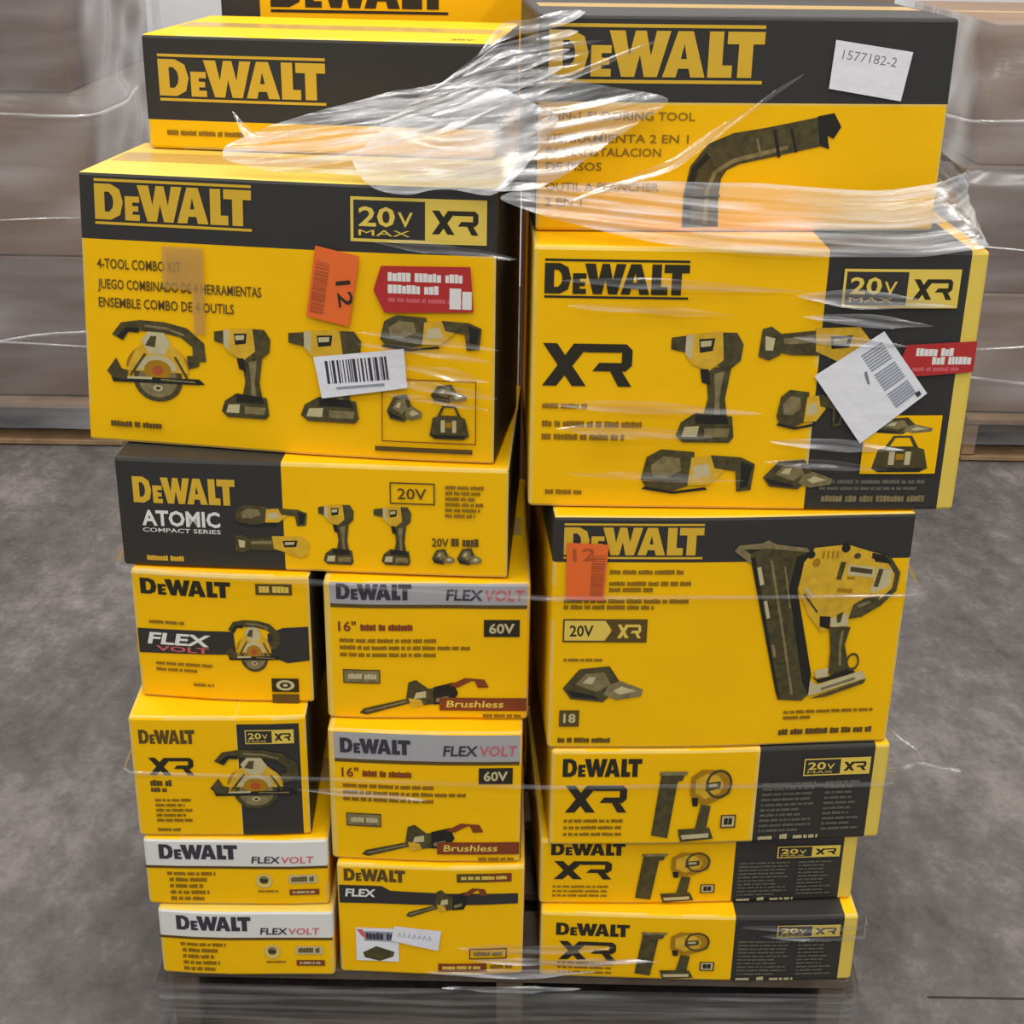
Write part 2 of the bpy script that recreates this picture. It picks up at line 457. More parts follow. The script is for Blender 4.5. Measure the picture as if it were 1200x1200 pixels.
        S('tool_dark', [(915, 205), (1030, 235), (1095, 320), (1085, 420), (1000, 505), (880, 575)], 36)
        P('tool_black', [(910, 190), (1000, 205), (1050, 260), (940, 245)])
        P('tool_dark', [(830, 510), (900, 470), (1000, 455), (970, 540), (880, 590), (810, 600)])
        S('tool_grey', [(860, 520), (940, 495)], 20)
        S('tool_dark', [(735, 240), (715, 350)], 34); S('tool_dark', [(985, 290), (962, 400)], 30)
        P('tool_light', [(770, 255), (945, 280), (940, 345), (765, 320)]); P('tool_dark', [(785, 270), (930, 292), (927, 322), (782, 300)]); P('tool_deep', [(770, 330), (820, 335), (818, 352), (768, 348)])
        P('tool_deep', [(715, 400), (815, 410), (812, 435), (712, 425)])
        self.oval('tool_black', 740, 155, 28, 28); self.oval('tool_dark', 820, 205, 22, 18); self.oval('tool_deep', 560, 240, 26, 26); self.oval('tool_black', 520, 190, 26, 24)
        for q in (600, 630, 660, 690): S('tool_deep', [(q, 170), (q, 215)], 12)
        S('tool_light', [(500, 395), (560, 450)], 18); S('tool_dark', [(500, 430), (600, 550)], 12)
        P('tool_black', [(620, 575), (690, 580), (690, 660), (625, 640)])
        P('tool_light', [(690, 590), (800, 560), (815, 640), (700, 650)]); P('tool_dark', [(730, 570), (770, 550), (760, 620), (735, 620)])
        P('tool_dark', [(690, 645), (830, 650), (805, 760), (850, 920), (740, 960), (715, 940), (715, 800)])
        S('tool_grey', [(780, 670), (775, 780), (790, 900)], 18)
        P('tool_light', [(620, 925), (715, 910), (715, 970), (640, 975)])
        P('tool_black', [(600, 958), (650, 985), (730, 965), (860, 915), (900, 945), (660, 1010)])
        P('tool_light', [(600, 990), (650, 1020), (940, 935), (975, 985), (640, 1085), (600, 1090)])
        P('tool_dark', [(640, 1100), (975, 990), (960, 1020), (720, 1100), (610, 1110)])
        S('tool_grey', [(680, 1050), (900, 985)], 18)
        self.ring('tool_dark', 870, 875, 44, 58, .72)
    def chainsaw(self):
        P = self.poly
        P('tool_dark', [(.0, .06), (.04, .18), (.4, .44), (.44, .34), (.06, .02)])
        self.stroke('tool_grey', [(.05, .1), (.38, .36)], .03)
        P('tool_dark', [(.4, .84), (.46, .9), (.56, .68), (.66, .72), (.62, .3), (.46, .24), (.38, .44)])
        P('tool_light', [(.46, .58), (.54, .62), (.54, .46), (.44, .42)])
        P('tool_yellow', [(.4, .44), (.5, .4), (.52, .26), (.42, .2)])
        P('tool_black', [(.6, .72), (.76, .84), (.8, .56), (.74, .3), (.6, .28)])
        self.stroke('brown_red', [(.76, .74), (.88, .92), (.97, .9), (1.0, .72)], .09)
        P('tool_grey', [(.62, .44), (.72, .5), (.72, .4), (.62, .34)])

# ------------------------------------------------------------------ cartons
CARTONS = []      # plan rectangles for the stretch film: (x, y, yaw, w, d, z0, z1)
class Carton:
    def __init__(self, name, label, x, y, z, w, h, d, yaw, bulge=0.004, lean=0.0, cat='box', group=None, seed=1, record=True):
        self.w, self.h, self.d, self.bulge, self.lean = w, h, d, bulge, lean
        self.root = empty(name, (x, y, z), R(yaw))
        tag(self.root, label, cat, group)
        self.rnd = random.Random(seed)
        self.ph = [self.rnd.uniform(0, 6.28) for _ in range(6)]
        self.us, self.vs = set(), set()
        self.parts = {}
        if record: CARTONS.append((x, y, R(yaw), w, d, z, z + h))
    def warp(self, x, y, z):
        w, h, d, b = self.w, self.h, self.d, self.bulge
        u = min(1, max(0, x / w)); t = min(1, max(0, y / d)); v = min(1, max(0, z / h))
        fu, fv, fd = 4 * u * (1 - u), 4 * v * (1 - v), 4 * t * (1 - t)
        p = self.ph
        wob = 0.25 * math.sin(5 * u + p[0])
        yy = y - b * fu * (1 + wob) * (1 - 2 * t) - 0.001 * math.sin(7 * u + p[2]) * (1 - t)
        xx = x + self.lean * (1 - u) * v      # a squeezed upper corner
        return (xx, yy, z)
    def body(self, regions, base='yellow'):
        """regions: (material, faces, u0, v0, u1, v1); v measured from the bottom; on side faces u runs along the depth, on the top face v runs along the depth"""
        w, h, d = self.w, self.h, self.d
        r = 0.0045
        def lines(L, extra):
            n = max(3, int(L / 0.045))
            s = {0.0, r / L, 1 - r / L, 1.0} | {i / n for i in range(1, n)} | set(extra)
            s = sorted(s); o = [s[0]]
            for q in s[1:]:
                if q - o[-1] > 1e-4: o.append(q)
            o[-1] = 1.0
            return o
        eu = [q for m, f, *uv in regions if set(f) & set('FTB') for q in (uv[0], uv[2])]
        ev = [q for m, f, *uv in regions if set(f) & set('FLRB') for q in (uv[1], uv[3])]
        ed = [q for m, f, *uv in regions if set(f) & set('T') for q in (uv[1], uv[3])] + [q for m, f, *uv in regions if set(f) & set('LR') for q in (uv[0], uv[2])]
        U, V, T = lines(w, eu), lines(h, ev), lines(d, ed)
        self.us, self.vs = U, V
        mats = [base] + [m for m in dict.fromkeys(m for m, *_ in regions) if m != base] + (['worn_edge'] if base == 'yellow' else [])
        verts, faces, fm, idx = [], [], [], {}
        def vert(u, t, v):
            k = (u, t, v)
            if k in idx: return idx[k]
            x, y, z = u * w, t * d, v * h
            ex = (u in (0, 1)) + (t in (0, 1)) + (v in (0, 1))
            if ex >= 2:
                q = r * (0.32 if ex == 2 else 0.5)
                if u in (0, 1): x += q if u == 0 else -q
                if t in (0, 1): y += q if t == 0 else -q
                if v in (0, 1): z += q if v == 0 else -q
            idx[k] = len(verts); verts.append(self.warp(x, y, z)); return idx[k]
        def face(letter, A, B, fn):
            LA = {'F': w, 'B': w, 'L': d, 'R': d, 'T': w, 'D': w}[letter]; LB = d if letter in 'TD' else h
            for i in range(len(A) - 1):
                for j in range(len(B) - 1):
                    a0, a1, b0, b1 = A[i], A[i + 1], B[j], B[j + 1]
                    faces.append([vert(*fn(a0, b0)), vert(*fn(a1, b0)), vert(*fn(a1, b1)), vert(*fn(a0, b1))])
                    ca, cb = (a0 + a1) / 2, (b0 + b1) / 2
                    mi = 0
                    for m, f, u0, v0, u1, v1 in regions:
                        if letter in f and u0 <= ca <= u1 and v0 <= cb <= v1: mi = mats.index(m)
                    ew = (abs(a1 - a0) * LA < r * 1.1 or abs(b1 - b0) * LB < r * 1.1)
                    if mi == 0 and base == 'yellow' and ew and math.sin(ca * 23 + self.ph[0]) + math.sin(cb * 17 + self.ph[1]) > -.9: mi = len(mats) - 1
                    fm.append(mi)
        face('F', U, V, lambda a, b: (a, 0.0, b))
        face('B', U[::-1], V, lambda a, b: (a, 1.0, b))
        face('L', T[::-1], V, lambda a, b: (0.0, a, b))
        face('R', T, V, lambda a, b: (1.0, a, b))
        face('T', U, T, lambda a, b: (a, b, 1.0))
        face('D', U, T[::-1], lambda a, b: (a, b, 0.0))
        o = link_mesh('body', mesh_from('body', verts, faces, mats, fm), self.root)
        # the two lid flaps meet in a taped seam
        s = 0.03
        tv = [self.warp(0.01, d / 2 - s, h), self.warp(w - 0.01, d / 2 - s, h), self.warp(w - 0.01, d / 2 + s, h), self.warp(0.01, d / 2 + s, h)]
        tv = [(x, y, h + zz) for zz in (-0.0002, 0.0004) for x, y, _ in tv]
        me = mesh_from('seam_tape', tv, [[4, 5, 6, 7], [0, 1, 5, 4], [1, 2, 6, 5], [2, 3, 7, 6], [3, 0, 4, 7]], ['tape'])
        link_mesh('seam_tape', me, self.root)
        return o
    def print(self, art, face='F'):
        w, h, d = self.w, self.h, self.d
        bend = [self.warp(u * w, 0, h / 2)[1] for u in self.us] if face == 'F' else None
        for g in art.groups:
            if not g['tris']: continue
            mats = list(dict.fromkeys(m for m, _, _ in g['tris']))
            bm = bmesh.new()
            for m, pts, n in g['tris']:
                q = [((px / art.cw) * w, (1 - py / art.ch) * (h if face == 'F' else d)) for px, py in pts]
                a = (q[1][0] - q[0][0]) * (q[2][1] - q[0][1]) - (q[2][0] - q[0][0]) * (q[1][1] - q[0][1])
                if abs(a) < 1e-12: continue
                if a < 0: q = q[::-1]
                vs = []
                for x, z in q:
                    vs.append(bm.verts.new((x, -(0.0005 + n * 0.00003 + g['lift']), z)))
                f = bm.faces.new(vs); f.material_index = mats.index(m)
            if face == 'F':
                xs = [v.co.x for v in bm.verts]; zs = [v.co.z for v in bm.verts]
                for u in self.us:
                    if min(xs) + 1e-5 < u * w < max(xs) - 1e-5:
                        bmesh.ops.bisect_plane(bm, geom=bm.verts[:] + bm.edges[:] + bm.faces[:], plane_co=(u * w, 0, 0), plane_no=(1, 0, 0), dist=1e-7)
                for vv in self.vs:
                    if min(zs) + 1e-5 < vv * h < max(zs) - 1e-5:
                        bmesh.ops.bisect_plane(bm, geom=bm.verts[:] + bm.edges[:] + bm.faces[:], plane_co=(0, 0, vv * h), plane_no=(0, 0, 1), dist=1e-7)
            for v in bm.verts:
                if face == 'F':
                    v.co.y += float(np.interp(v.co.x / w, self.us, bend)); v.co.x += self.lean * (1 - v.co.x / w) * v.co.z / h
                else:
                    v.co = (v.co.x, v.co.z, h - v.co.y)
            me = bpy.data.meshes.new(g['name']); bm.to_mesh(me); bm.free()
            for m in mats: me.materials.append(MATS[m])
            o = link_mesh(g['name'], me, self.parts.get(g['parent'], self.root) if g['parent'] else self.root)
            if g['label']: o['label'] = g['label']
            if g['name'] in ('small_print', 'bar_block', 'barcode', 'label_print'): o['kind'] = 'stuff'
            self.parts.setdefault(g['name'], o)
            # stickers stand proud of the print below them

# ---- artwork of each kind of carton
def orange_sticker(a, pts, code_right):
    """orange warehouse sticker with a block of bars along one side and a hand-written 12"""
    a.begin('orange_sticker', 'orange paper sticker with a bar block and a handwritten number', lift=0.001)
    a.poly('orange', pts)
    P = lambda u, v: tuple((1 - u) * (1 - v) * pts[0][k] + u * (1 - v) * pts[1][k] + u * v * pts[2][k] + (1 - u) * v * pts[3][k] for k in (0, 1))
    a.begin('bar_block', parent='orange_sticker', lift=0.001)
    u0, u1 = (.62, .95) if code_right else (.06, .38)
    v = .2
    while v < .9:
        dv = a.rnd.uniform(.012, .035)
        a.poly('orange_dark', [P(u0, v), P(u1, v), P(u1, v + dv), P(u0, v + dv)])
        v += dv + a.rnd.uniform(.008, .02)
    return P

def art_combo_a():
    a = Art(500, 325)
    a.begin('brand_logo').brand('logo_yellow', 20, 7, 212, 59, True)
    a.begin('voltage_badge').badge(330, 14, 488, 64)
    a.begin('headline')
    a.text('ink_brown', '4-TOOL COMBO KIT', 20, 98, 124, 110, 0.012)
    a.text('ink_brown', 'JUEGO COMBINADO DE 4 HERRAMIENTAS', 20, 122, 222, 134, 0.012)
    a.text('ink_brown', 'ENSEMBLE COMBO DE 4 OUTILS', 20, 144, 188, 156, 0.012)
    a.begin('saw_picture').box(27, 172, 150, 272).circular_saw()
    a.begin('driver_picture').box(160, 170, 232, 282).driver()
    a.begin('drill_picture').box(256, 166, 342, 280).driver(.06)
    a.box(256, 228, 342, 250)
    a.begin('multi_tool_picture').box(362, 144, 486, 188).long_tool()
    a.begin('inset_picture').flat()
    a.frame('brown_red', 366, 222, 478, 300, 1.2)
    a.box(372, 240, 415, 276).charger(); a.box(424, 226, 468, 250).charger(); a.box(422, 252, 470, 294).bag()
    a.begin('model_line').greek('ink_brown', 30, 296, 98, 7)
    a.begin('bottom_rule').rect('ink_brown', 358, 306, 474, 312)
    a.begin('red_callout').flat().poly('red', [(366, 90), (470, 88), (474, 140), (370, 144), (357, 118)])
    a.greek('white_ink', 374, 97, 462, 10); a.greek('white_ink', 374, 111, 440, 10); a.greek('rose', 374, 126, 462, 5); a.greek('white_ink', 446, 113, 468, 24)
    a.begin('packing_tape', 'patch of tan packing tape with a narrow stub', lift=0.0006).poly('clear_tape', [(102, 80), (153, 80), (153, 182), (139, 182), (138, 130), (102, 128)])
    P = orange_sticker(a, [(289, 70), (341, 80), (328, 162), (277, 152)], False)
    a.begin('handwriting', parent='orange_sticker', lift=0.001).text_turned('ink', '12', *P(.56, .42), 18, 30, -82, 0.01)
    a.begin('barcode_label', 'white paper label with black barcode', lift=0.0014).poly('label_paper', [(285, 200), (393, 185), (397, 232), (295, 250)])
    a.begin('barcode', parent='barcode_label', lift=0.0014).turn(295, 239, 7.5)
    x = 8
    while x < 84:
        w = a.rnd.choice((1, 1.5, 2.5, 3.5)); a.rect('label_dark', x, 6, x + w, 34); x += w + a.rnd.choice((1, 1.4, 2.4))
    a.M = (a.M[0], a.M[1], a.M[2], a.M[3], a.M[4], a.M[5])
    a.rect('label_grey', 18, -1, 76, 2)
    return a

def art_band_box():
    a = Art(450, 140)
    a.begin('brand_logo').brand('logo_yellow', 20, 23, 236, 80, True)
    a.begin('small_print').flat().greek('ink_soft', 26, 116, 130, 6)
    return a

def art_wide_box():
    a = Art(465, 127)
    a.begin('brand_logo').brand('logo_yellow', 20, 21, 142, 51)
    a.begin('series_logo').flat()
    a.text('white_ink', 'ATOMIC', 28, 59, 122, 77, 0.03)
    a.text('white_ink', 'COMPACT SERIES', 28, 80, 122, 85, 0.01)
    a.begin('model_line').greek('logo_yellow', 30, 113, 74, 6)
    a.begin('grinder_picture').box(138, 48, 228, 74).long_tool()
    a.begin('saber_saw_picture').box(138, 84, 228, 110).saber_saw()
    a.begin('driver_picture').box(238, 44, 282, 116).driver()
    a.begin('drill_picture').box(308, 44, 350, 114).driver(.1)
    a.begin('voltage_mark').flat().frame('ink_brown', 325, 17, 378, 42, 1.6)
    a.text('ink_brown', '20V', 334, 23, 368, 36, 0.01)
    a.begin('small_print').flat()
    for k in range(6): a.greek('ink_soft', 390, 19 + k * 6.5, 436 - (k % 3) * 5, 4)
    a.begin('accessory_picture').flat(); a.text('ink_brown', '20V', 374, 80, 394, 90, 0.02); a.greek('ink_brown', 397, 80, 430, 9)
    a.box(374, 92, 402, 112).charger(); a.box(404, 90, 434, 112).charger()
    return a

def art_flex_saw():
    a = Art(210, 165)
    a.begin('brand_logo').brand('ink', 11, 9, 118, 29)
    a.begin('voltage_mark').flat().rect('ink_brown', 147, 10, 189, 24); a.greek('pale_yellow', 151, 13, 186, 8)
    a.begin('stripe').flat().poly('black', [(3, 74), (118, 72), (120, 102), (3, 106)])
    a.poly('black', [(158, 74), (176, 66), (206, 64), (206, 108), (180, 112), (158, 102)])
    a.begin('series_logo').text('white_ink', 'FLEX', 14, 78, 88, 93, 0.03, 0.15)
    a.text('rose', 'VOLT', 24, 95, 88, 102, 0.02)
    a.begin('saw_picture').box(108, 58, 172, 126).circular_saw()
    a.begin('small_print').flat()
    a.greek('ink_soft', 18, 62, 60, 4); a.greek('ink_soft', 22, 116, 92, 4); a.greek('ink_soft', 22, 124, 74, 4); a.greek('ink_soft', 66, 142, 92, 4)
    a.begin('blade_icon').flat().rect('ink', 160, 132, 192, 150); a.rect('ink_brown', 160, 153, 192, 165)
    a.ring('tool_light', 176, 141, 11, 7, .6); a.oval('tool_light', 176, 141, 3, 2)
    return a

def art_xr_saw():
    a = Art(212, 140)
    a.begin('brand_logo').brand('ink_brown', 11, 14, 78, 30)
    a.begin('series_logo').xr('ink', 20, 46, 74, 66)
    a.begin('size_mark').flat(); a.greek('ink_brown', 20, 72, 45, 7); a.greek('ink_brown', 20, 81, 40, 5)
    a.begin('small_print').flat()
    for k in range(5): a.greek('ink_soft', 24, 94 + k * 6, 68 - (k % 2) * 8, 3.5)
    a.greek('ink_soft', 24, 129, 52, 4)
    a.begin('voltage_badge').badge(138, 14, 196, 30)
    a.begin('saw_picture').box(92, 38, 198, 108).circular_saw()
    return a

def art_flat_box(dx=0):
    a = Art(220, 78)
    a.begin('band_rule').flat().rect('ink_brown', 0, 31, 219, 34)
    a.begin('brand_logo').brand('label_dark', 18 + dx, 6, 112 + dx, 23)
    a.begin('series_logo').flat(); a.text('label_dark', 'FLEX', 128, 19, 162, 27, 0.02, .1); a.text('rose', 'VOLT', 163, 19, 202, 27, 0.01, .1)
    a.begin('small_print').flat(); a.greek('ink_soft', 26, 38, 84, 4)
    for k in range(4): a.greek('ink_soft', 28, 45 + k * 7.5, 76 - (k % 2) * 6, 4.5)
    a.begin('gauge_icon').flat().oval('pale_yellow', 142, 48, 10, 8.5); a.ring('tool_light', 142, 48, 10, 8.5, .86); a.oval('tool_grey', 142, 47, 6, 5); a.greek('ink', 138, 45, 147, 5); a.greek('ink_soft', 134, 59, 158, 2.5)
    a.begin('voltage_mark').flat().rect('tool_light', 172, 41, 206, 51); a.greek('ink_brown', 175, 43, 204, 6)
    a.rect('brown_red', 172, 58, 208, 65); a.greek('tool_light', 176, 60, 203, 3)
    return a

def art_chainsaw(dy=0):
    a = Art(240, 155)
    h0 = dy
    a.begin('band_rule').flat().rect('ink_brown', 8, 33 - h0, 236, 37 - h0)
    a.begin('brand_logo').brand('label_dark', 15, 9 - h0 * .8, 102, 26 - h0 * .8)
    a.begin('series_logo').flat(); a.text('label_dark', 'FLEX', 142, 14 - h0 * .8, 184, 26 - h0 * .8, 0.02, .1); a.text('rose', 'VOLT', 186, 14 - h0 * .8, 232, 26 - h0 * .8, 0.01, .1)
    a.begin('headline').flat(); a.text('brown_red', '16"', 16, 43, 37, 54, 0.02); a.greek('brown_red', 42, 46, 102, 7)
    a.begin('small_print').flat()
    for k in range(3): a.greek('ink_soft', 17, 62 + k * 8, 130 + (40 if k == 1 else 0), 4.5)
    a.greek('ink_soft', 186, 148, 232, 4)
    a.begin('voltage_mark').flat().rect('ink', 186, 40, 228, 59); a.text('tool_light', '60V', 192, 44, 222, 55, 0.03)
    a.begin('battery_mark').flat().rect('tool_grey', 20, 97, 64, 113); a.frame('ink_brown', 20, 97, 64, 113, 1.5); a.greek('tool_light', 26, 102, 58, 6)
    a.begin('saw_picture').box(38, 104, 186, 150).chainsaw()
    a.begin('red_callout').flat().rect('brown_red', 134, 129, 238, 144); a.text('pale_yellow', 'Brushless', 142, 132, 210, 140, 0.015, .1)
    return a

def art_flex_chainsaw():
    a = Art(220, 130)
    a.begin('brand_logo').brand('ink_brown', 8, 5, 80, 19)
    a.begin('voltage_mark').flat().rect('ink_brown', 140, 7, 178, 17); a.rect('brown_red', 178, 7, 204, 17); a.greek('pale_yellow', 145, 10, 199, 4)
    a.begin('stripe').flat().poly('black', [(2, 24), (52, 24), (62, 29), (212, 31), (212, 43), (2, 45)])
    a.begin('series_logo').flat().text('white_ink', 'FLEX', 9, 28, 44, 37, .03, .1)
    a.begin('saw_picture').box(80, 22, 172, 60).chainsaw()
    a.begin('picture_panel').flat().rect('label_paper', 20, 74, 71, 114); a.rect('label_grey', 30, 78, 68, 90); a.greek('label_dark', 32, 80, 64, 8); a.poly('tool_dark', [(28, 104), (44, 96), (66, 102), (64, 108), (48, 114), (30, 110)]); a.poly('rose', [(21, 76), (28, 76), (34, 88), (27, 84)])
    a.begin('outlined_mark').flat().frame('ink_brown', 155, 96, 200, 109, 1.5); a.greek('tool_grey', 160, 100, 195, 5)
    a.begin('red_callout').flat().rect('brown_red', 118, 114, 176, 124); a.greek('pale_yellow', 123, 117, 170, 4); a.greek('ink_soft', 180, 116, 206, 5)
    a.begin('white_sticker', 'small crooked white paper sticker with handwriting', lift=0.001).poly('label_paper', [(66, 70), (122, 74), (118, 98), (62, 88)])
    a.begin('handwriting', parent='white_sticker', lift=0.001).turn(70, 83, -5); a.M = a.M
    for k in range(7): a.stroke('label_grey', [(k * 6, 0), (k * 6 + 2, 6), (k * 6 + 3.5, 1)], 1.1)
    return a

def art_flooring():
    a = Art(490, 250)
    a.begin('brand_logo').brand('logo_yellow', 12, 10, 262, 76, True)
    a.begin('headline').flat()
    for s, y, x1 in (('2-IN-1 FLOORING TOOL', 108, 186), ('HERRAMIENTA 2 EN 1', 134, 180), ('PARA INSTALACION', 150, 148), ('DE PISOS', 167, 78), ('OUTIL A PLANCHER', 191, 148), ('2 EN 1', 209, 56)):
        a.text('ink_soft', s, 12, y, x1, y + 10, 0.012)
    a.begin('tool_picture').flat()
    a.stroke('tool_dark', [(200, 244), (199, 205), (203, 178), (216, 160), (238, 150), (275, 143), (345, 128)], 44, 34)
    a.stroke('tool_black', [(184, 244), (184, 200), (190, 174), (205, 158)], 8)
    a.stroke('tool_grey', [(206, 240), (206, 200), (214, 178), (236, 164), (300, 148)], 5)
    a.poly('tool_black', [(332, 112), (352, 108), (362, 124), (354, 138), (346, 134), (350, 150), (338, 146)])
    a.stroke('tool_grey', [(262, 138), (268, 160)], 3); a.stroke('tool_black', [(282, 128), (290, 160)], 4); a.stroke('tool_black', [(302, 126), (310, 154)], 3)
    a.stroke('tool_black', [(180, 210), (222, 206)], 3)
    a.begin('white_label', 'crooked white paper label with a handwritten number', lift=0.001).poly('label_paper', [(345, 25), (438, 38), (430, 94), (342, 80)])
    a.begin('handwriting', parent='white_label', lift=0.001).text_turned('pencil', '1577182-2', 354, 46, 11, 66, -8)
    return a

def art_xr_combo():
    a = Art(520, 310)
    a.begin('brand_logo').brand('ink', 13, 14, 178, 58, True)
    a.begin('series_logo').xr('ink', 13, 110, 118, 160)
    a.begin('small_print').flat()
    a.greek('ink_soft', 14, 181, 66, 6); a.greek('ink_soft', 14, 202, 132, 7); a.greek('ink_soft', 14, 218, 112, 7); a.greek('ink_soft', 20, 287, 64, 6)
    a.greek('grey_text', 352, 270, 482, 5); a.greek('grey_text', 352, 279, 470, 4)
    a.begin('bottom_rule').greek('tool_grey', 355, 290, 480, 8)
    a.begin('drill_picture').box(162, 92, 246, 226).driver(.04)
    a.begin('saber_saw_picture').box(264, 86, 392, 134).saber_saw()
    a.begin('multi_tool_picture').box(132, 232, 274, 290).long_tool()
    a.begin('grinder_picture').box(290, 158, 372, 208).long_tool()
    a.begin('charger_picture').box(282, 244, 368, 284).charger()
    a.begin('voltage_badge').badge(354, 20, 489, 64)
    a.begin('inset_picture').flat().poly('yellow', [(398, 206), (424, 206), (424, 190), (490, 190), (490, 262), (398, 262)])
    a.box(406, 192, 482, 214).charger(); a.box(410, 214, 480, 260).bag()
    a.begin('red_callout').flat().poly('red', [(436, 106), (519, 102), (519, 138), (440, 144), (430, 126)])
    a.greek('white_ink', 448, 110, 490, 9); a.greek('white_ink', 468, 120, 512, 9); a.greek('rose', 446, 132, 505, 5)
    q = [(407, 90), (467, 163), (394, 224), (331, 143)]
    a.begin('shipping_label', 'tilted white paper shipping label with grey print', lift=0.001).poly('label_paper', q)
    P = lambda u, v: tuple((1 - u) * (1 - v) * q[3][k] + u * (1 - v) * q[0][k] + u * v * q[1][k] + (1 - u) * v * q[2][k] for k in (0, 1))
    a.begin('label_print', parent='shipping_label', lift=0.001)
    for k in range(22):
        if k in (7, 15): continue
        a.poly('label_grey', [P(.6, .1 + k * .037), P(.9, .1 + k * .037), P(.9, .125 + k * .037), P(.6, .125 + k * .037)])
    a.poly('label_dark', [P(.88, .9), P(.94, .9), P(.94, .96), P(.88, .96)])
    a.poly('pencil', [P(.52, .3), P(.56, .3), P(.5, .46), P(.48, .44)])
    return a

def art_nailer_big():
    a = Art(420, 270)
    a.begin('brand_logo').brand('logo_yellow', 12, 7, 172, 46, True)
    a.begin('headline').flat()
    for x0, y, x1 in ((66, 58, 150), (66, 71, 164), (66, 78, 120), (14, 91, 160), (14, 98, 118)): a.greek('ink_soft', x0, y, x1, 5)
    a.begin('voltage_mark').flat().rect('pale_yellow', 14, 114, 70, 141); a.frame('ink_brown', 14, 114, 113, 141, 2)
    a.text('ink', '20V', 22, 121, 50, 134, .02)
    a.poly('ink_brown', [(62, 114), (113, 114), (113, 141), (62, 141), (72, 127)]); a.xr('pale_yellow', 78, 120, 106, 136)
    a.begin('small_print').flat(); a.greek('ink_soft', 16, 160, 62, 3.5); a.greek('ink_brown', 12, 256, 76, 6)
    a.greek('ink_soft', 286, 226, 396, 4); a.greek('ink_soft', 286, 233, 320, 4); a.greek('ink_brown', 282, 249, 400, 7)
    a.begin('charger_picture').box(16, 168, 114, 214).charger()
    a.begin('gauge_mark').flat().rect('ink_brown', 13, 222, 37, 242); a.text('tool_light', '18', 18, 226, 33, 237, .03)
    a.begin('nailer_picture').nailer_large(203, 8, 425, 228)
    P = orange_sticker(a, [(15, 27), (63, 29), (60, 92), (16, 90)], True)
    a.begin('handwriting', parent='orange_sticker', lift=0.001).text_turned('orange_dark', '12', *P(.16, .32), 14, 26, 4, 0.01)
    return a

def art_nailer_small(kind):
    a = Art(390, 112)
    dy = (0, -5, 8)[kind]; sx = (0, 0, 6)[kind]
    a.begin('brand_logo').brand('ink', 13 + sx, 9 + dy, 103 + sx, 30 + dy)
    a.begin('series_logo').xr('ink', 17 + sx, 40 + dy, 88 + sx, 72 + dy)
    a.begin('small_print').flat()
    for k in range(3): a.greek('ink_soft', 16 + sx, 80 + k * 8 + dy * .4, 84 + sx, 4)
    r = a.rnd
    for k in range(10): a.greek('grey_text', 244, 40 + k * 6.2, 296 + r.uniform(-6, 12), 3.2)
    for k in range(10): a.greek('grey_text', 318, 40 + k * 6.2, 358 + r.uniform(-10, 4), 3.2)
    a.greek('tool_light', 244, 104, 262, 4); a.greek('tool_light', 270, 102, 282, 6); a.greek('tool_light', 286, 104, 316, 4)
    a.begin('nailer_picture').box(122, 20 + dy * .6, 212, 110, True)
    a.box(118, 22 + dy * .5, 214, 108)
    a.poly('tool_dark', [(.0, .1), (.08, .95), (.36, .95), (.34, .86), (.28, .84), (.2, .06)])
    a.poly('tool_grey', [(.06, .98), (.4, .98), (.38, .93), (.06, .93)])
    a.poly('tool_deep', [(.44, .9), (.56, 1.0), (.8, .99), (.94, .84), (.92, .66), (.74, .56), (.6, .5), (.44, .66)])
    a.poly('tool_yellow', [(.5, .86), (.62, .94), (.76, .92), (.84, .8), (.8, .68), (.62, .6), (.5, .68)])
    a.ring('tool_dark', .78, .8, .16, .2, .82); a.poly('tool_dark', [(.62, .82), (.8, .84), (.8, .74), (.62, .7)]); a.poly('tool_light', [(.66, .8), (.76, .81), (.76, .77), (.66, .76)])
    a.poly('tool_dark', [(.58, .52), (.7, .5), (.66, .14), (.52, .14)]); a.poly('tool_black', [(.46, .62), (.54, .62), (.54, .5), (.48, .5)])
    a.poly('tool_dark', [(.32, .18), (.7, .2), (.76, .04), (.36, .0)]); a.poly('tool_light', [(.36, .1), (.7, .12), (.7, .06), (.38, .04)])
    a.begin('gauge_mark').flat().rect('tool_light', 198, 76, 216, 92); a.frame('ink_brown', 198, 76, 216, 92, 1.8); a.greek('ink', 202, 80, 212, 8)
    a.begin('voltage_badge').badge(290, 13, 368, 33)
    return a

G = 'power tool cartons on the wrapped pallet'
ALL = 'FLRBTD'
c = Carton('battery_kit_box', 'low yellow box with white top band, lowest on the pallet under the similar one', -.480, -.035, .140, .242, .111, .34, 0, group=G, seed=2)
c.body([('white_ink', 'FLR', 0, .6, 1, 1), ('pale_yellow', 'T', 0, 0, 1, 1)]); c.print(art_flat_box(5))
c = Carton('battery_kit_box', 'low yellow box with white top band, upper of two, beneath the circular saw boxes', -.493, -.026, .252, .250, .109, .34, 1.2, group=G, seed=3)
c.body([('white_ink', 'FLR', 0, .6, 1, 1)]); c.print(art_flat_box())
c = Carton('circular_saw_box', 'yellow box with a circular saw over a black panel, above the white banded boxes', -.498, -.022, .362, .233, .187, .34, 2.4, group=G, seed=4)
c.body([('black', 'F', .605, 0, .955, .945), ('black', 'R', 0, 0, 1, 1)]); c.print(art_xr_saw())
c = Carton('circular_saw_box', 'yellow box with black stripe and small circular saw, beneath the long half black box', -.492, .030, .550, .234, .187, .30, -2.6, group=G, seed=5)
c.body([('black', 'R', 0, 0, 1, 1)]); c.print(art_flex_saw())
